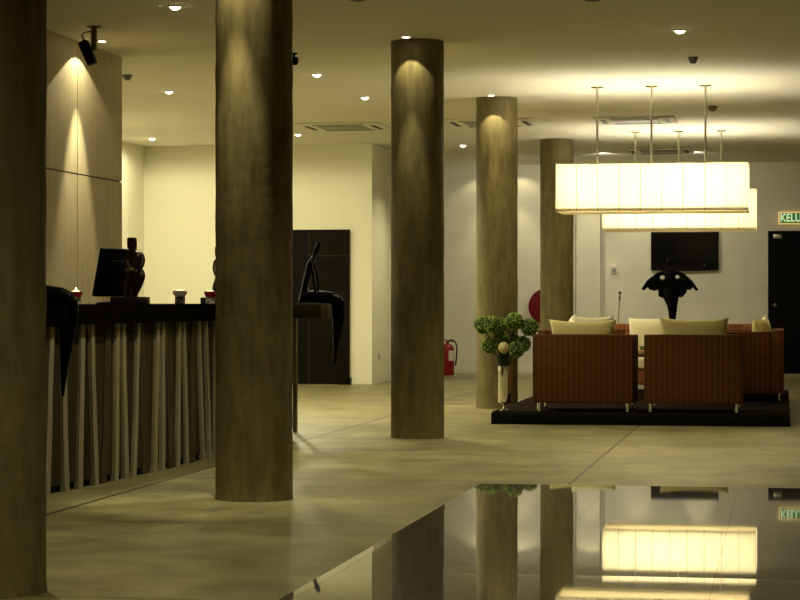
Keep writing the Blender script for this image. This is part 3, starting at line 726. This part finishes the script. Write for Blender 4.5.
# thermostat
c = at(614, 269, YB)
t = thing('wall_thermostat', 'small grey control box on the back wall beside the pilaster', 'thermostat', (c.x, YB, c.z))
b = MB(); box(b, -.055, .055, -.03, 0, -.08, .08, bev=.006); obj('case', b, M['wall'], t)
b = MB(); box(b, -.04, .04, -.035, -.029, -.055, .025, bev=.003); obj('dial_panel', b, M['grey_plastic'], t)

# hose reel
c = at(546.5, 306.5, YB-.2)
t = thing('mounted_hose_reel', 'round dark red fire hose reel on the wall, half behind a column', 'hose reel', (c.x, YB, c.z))
RX = Matrix.Rotation(PI/2, 4, 'X'); r = .315
b = MB(); lathe(b, [(0, .22), (r*.9, .22), (r, .21), (r, .20), (r*.9, .195), (0, .195)], 48, RX); obj('front_disc', b, M['red_reel'], t)
b = MB(); lathe(b, [(0, .06), (r, .06), (r, .075), (0, .075)], 48, RX); obj('rear_disc', b, M['red_reel'], t)
b = MB()
for k in range(4):
    pts = [(.22*math.cos(a*2*PI/32), -(.10+.025*k), .22*math.sin(a*2*PI/32)) for a in range(33)]; tube(b, pts, .013, 8)
obj('hose', b, M['hose_white'], t)
b = MB(); lathe(b, [(0, 0), (.05, 0), (.05, .20), (0, .20)], 20, RX); box(b, -.10, .10, -.01, 0, -.10, .10); obj('axle_bracket', b, M['steel'], t)

# fire extinguisher
c = at(447.5, 376.5, 37.2)
t = thing('fire_extinguisher', 'red fire extinguisher standing on the floor by the back wall', 'fire extinguisher', (c.x, 37.2, 0))
b = MB(); lathe(b, [(0, 0), (.10, 0), (.112, .015), (.115, .03), (.115, .44), (.10, .49), (.06, .525), (.03, .535), (.028, .56), (0, .56)], 32); obj('cylinder', b, M['red'], t)
b = MB(); lathe(b, [(.1158, .24), (.1158, .40)], 32)
b2 = MB(); n = 10
for i in range(n):
    a0, a1 = -1.25+i*.115, -1.25+(i+1)*.115
    b2.faces.new([b2.verts.new((.1165*math.cos(a), .1165*math.sin(a), z)) for a, z in ((a0, .25), (a1, .25), (a1, .42), (a0, .42))])
b.free(); bmesh.ops.remove_doubles(b2, verts=b2.verts, dist=1e-4)
o = obj('label', b2, M['label'], t); o['label'] = 'pale instruction label'
b = MB(); box(b, -.11, .035, -.014, .014, .575, .592, rot=Matrix.Rotation(.12, 4, 'Y'), bev=.004); box(b, -.10, .03, -.014, .014, .605, .622, rot=Matrix.Rotation(-.10, 4, 'Y'), bev=.004); lathe(b, [(0, .55), (.024, .55), (.024, .60), (0, .60)], 16); obj('valve_handle', b, M['red'], t)
b = MB(); tube(b, smooth_path([(.02, -.02, .585), (.09, -.02, .60), (.15, -.02, .54), (.165, -.02, .42), (.155, -.02, .28), (.135, -.02, .16)]), .013, 10); obj('hose', b, M['rubber'], t)

# dancer statue on a pedestal behind the rear sofa
DY = 31.9; dc = at(670, 300, DY); k = (DY/ (C_+S_*(270/F)))/F
def dp(px, py): return (px-670)*k, (300-py)*k
pz = .80
pd = thing('display_pedestal', 'black square pedestal behind the rear sofa carrying the dancer', 'pedestal', (dc.x, DY, 0))
b = MB(); box(b, -.17, .17, -.17, .17, 0, .03, bev=.004); obj('base', b, M['black'], pd)
b = MB(); box(b, -.15, .15, -.15, .15, .03, pz-.03, bev=.004); obj('body', b, M['black'], pd)
b = MB(); box(b, -.18, .18, -.18, .18, pz-.03, pz, bev=.004); obj('top', b, M['black'], pd)
t = thing('dancer_statue', 'black dancer statue with spread cape below the television', 'statue', (dc.x, DY, pz))
z0 = dc.z-pz
def P(px, py, y=0): x, z = dp(px, py); return Vector((x, y, z+z0))
A, Bv = (1, 0, 0), (0, 1, 0)
b = MB()
prof = [(672, 334, 3.5, .04), (672, 329, 3.0, .035), (672.5, 320, 3.0, .036), (672.5, 311, 4.4, .05), (672, 304, 5.6, .06), (671, 296, 8, .075), (670.5, 288, 7.8, .075), (670, 281, 5.0, .065), (670, 276, 5.0, .07), (670, 272.8, 7.0, .06), (670, 270, 4.6, .045), (670, 267.5, 2.5, .032), (670, 265, 2.4, .032)]
loft(b, [(P(px, py), a*k, d, A, Bv) for px, py, a, d in prof], 20)
feet = P(672, 334).z
loft(b, [((P(672, 334).x, 0, 0), .10, .09, A, Bv), ((P(672, 334).x, 0, .02), .10, .09, A, Bv), ((P(672, 334).x, 0, max(.03, feet+.01)), .04, .04, A, Bv)], 20)
for s in (-1, 1):
    tube(b, smooth_path([P(670+s*5, 272.0), P(670+s*13, 274.6, -.03), P(670+s*20, 282.5, -.05), P(670+s*27, 289.5, -.06)]), [.020]*6+[.024]*6+[.020]*6+[.014], 12)
o = obj('figure', b, M['matteblack'], t); rm = o.modifiers.new('fuse', 'REMESH'); rm.mode = 'VOXEL'; rm.voxel_size = .009; rm.use_smooth_shade = True
b = MB(); sphere(b, P(670, 261.2), 4.3*k, 3, (.86, .95, 1.12)); obj('head', b, M['matteblack'], t)
# scalloped cape with two openings beside the shoulders
out = [(661, 272), (655, 275), (648, 280.5), (642.5, 289), (644.5, 290), (648.5, 286.5), (649.5, 289), (654.5, 290.5), (658.5, 289), (659.0, 296), (663.5, 298), (667, 305), (670, 306),
       (675, 304.5), (677, 296.5), (682.0, 297), (686, 292.5), (686.5, 289.5), (691, 289.5), (692, 286.5), (696, 290.5), (698.3, 290), (692, 281), (686, 276), (680, 272), (670, 269.5)]
cu = bpy.data.curves.new('cape', 'CURVE'); cu.dimensions = '2D'; cu.fill_mode = 'BOTH'; cu.extrude = .008; cu.bevel_depth = .006; cu.bevel_resolution = 2
def spl(pts):
    s = cu.splines.new('POLY'); s.points.add(len(pts)-1); s.use_cyclic_u = True
    for q, (px, py) in zip(s.points, pts): v = P(px, py); q.co = (v.x, v.z, 0, 1)
spl(out)
for (hx_, hy_, rx_, ry_) in ((662.3, 277.3, 2.9, 2.5), (677.3, 276.8, 2.5, 2.3)):
    spl([(hx_+rx_*math.cos(a*2*PI/14), hy_+ry_*math.sin(a*2*PI/14)) for a in range(14)])
tmp = bpy.data.objects.new('cape_curve', cu); COL.objects.link(tmp)
dg = bpy.context.evaluated_depsgraph_get(); me = bpy.data.meshes.new_from_object(tmp.evaluated_get(dg)); bpy.data.objects.remove(tmp)
for v in me.vertices:
    x, z, d = v.co; v.co = (x, d+.04-1.1*x*x+.012*math.sin(x*60), z)
me.materials.clear(); me.materials.append(M['matteblack'])
o = bpy.data.objects.new('cape', me); COL.objects.link(o); o.parent = t

# thin pole behind the seats
p = at(617, 330, 28.9); q = at(619.7, 293, 28.9)
t = thing('stanchion_pole', 'thin metal pole with a round knob standing behind the seats', 'pole', (p.x-.05, 28.9, 0))
dx = q.x-p.x+.05
b = MB(); lathe(b, [(0, 0), (.13, 0), (.13, .012), (.03, .03), (0, .03)], 24); obj('base', b, M['steel'], t)
b = MB(); tube(b, [(0, 0, .02), (dx, 0, q.z)], .010, 10); obj('post', b, M['steel'], t)
b = MB(); sphere(b, (dx, 0, q.z), .024, 2); box(b, dx-.012, dx+.012, -.012, .012, q.z-.10, q.z-.03); obj('knob', b, M['bracket'], t)

# socket and door stop near the bronze door
c = Vector((XB, 33.3, 0)); z = 1.25+(302-357)/F*33.9
t = thing('wall_socket', 'small wall socket low on the side of the cream wall block', 'socket', (XB, 33.35, z))
b = MB(); box(b, 0, .012, -.04, .04, -.06, .06, bev=.003); obj('plate', b, M['wall_warm'], t)
b = MB(); box(b, .012, .02, -.018, .018, -.03, .03, bev=.003); obj('plug', b, M['grey_plastic'], t)
c = at(345, 382, 32.6)
b = MB(); prof = [(-.10, 0), (.09, 0), (.09, .11), (.06, .085), (.0, .05), (-.10, .02)]
f0 = [b.verts.new((x, -.05, z)) for x, z in prof]; f1 = [b.verts.new((x, .05, z)) for x, z in prof]
b.faces.new(f0); b.faces.new(list(reversed(f1)))
for i in range(len(prof)): j = (i+1) % len(prof); b.faces.new((f0[i], f0[j], f1[j], f1[i]))
o = obj('door_wedge', b, M['black'], loc=(c.x, 32.62, 0), smooth=False); tag(o, 'black wedge on the floor at the foot of the bronze door', 'door wedge')

# ------------------------------------------------------------------ world and view
w = bpy.data.worlds.new('world'); scn.world = w; w.use_nodes = True
w.node_tree.nodes['Background'].inputs[0].default_value = (1, .80, .45, 1); w.node_tree.nodes['Background'].inputs[1].default_value = .006
scn.view_settings.view_transform = 'Standard'; scn.view_settings.look = 'None'
scn.view_settings.exposure = 0; scn.view_settings.gamma = 1; scn.view_settings.use_curve_mapping = False
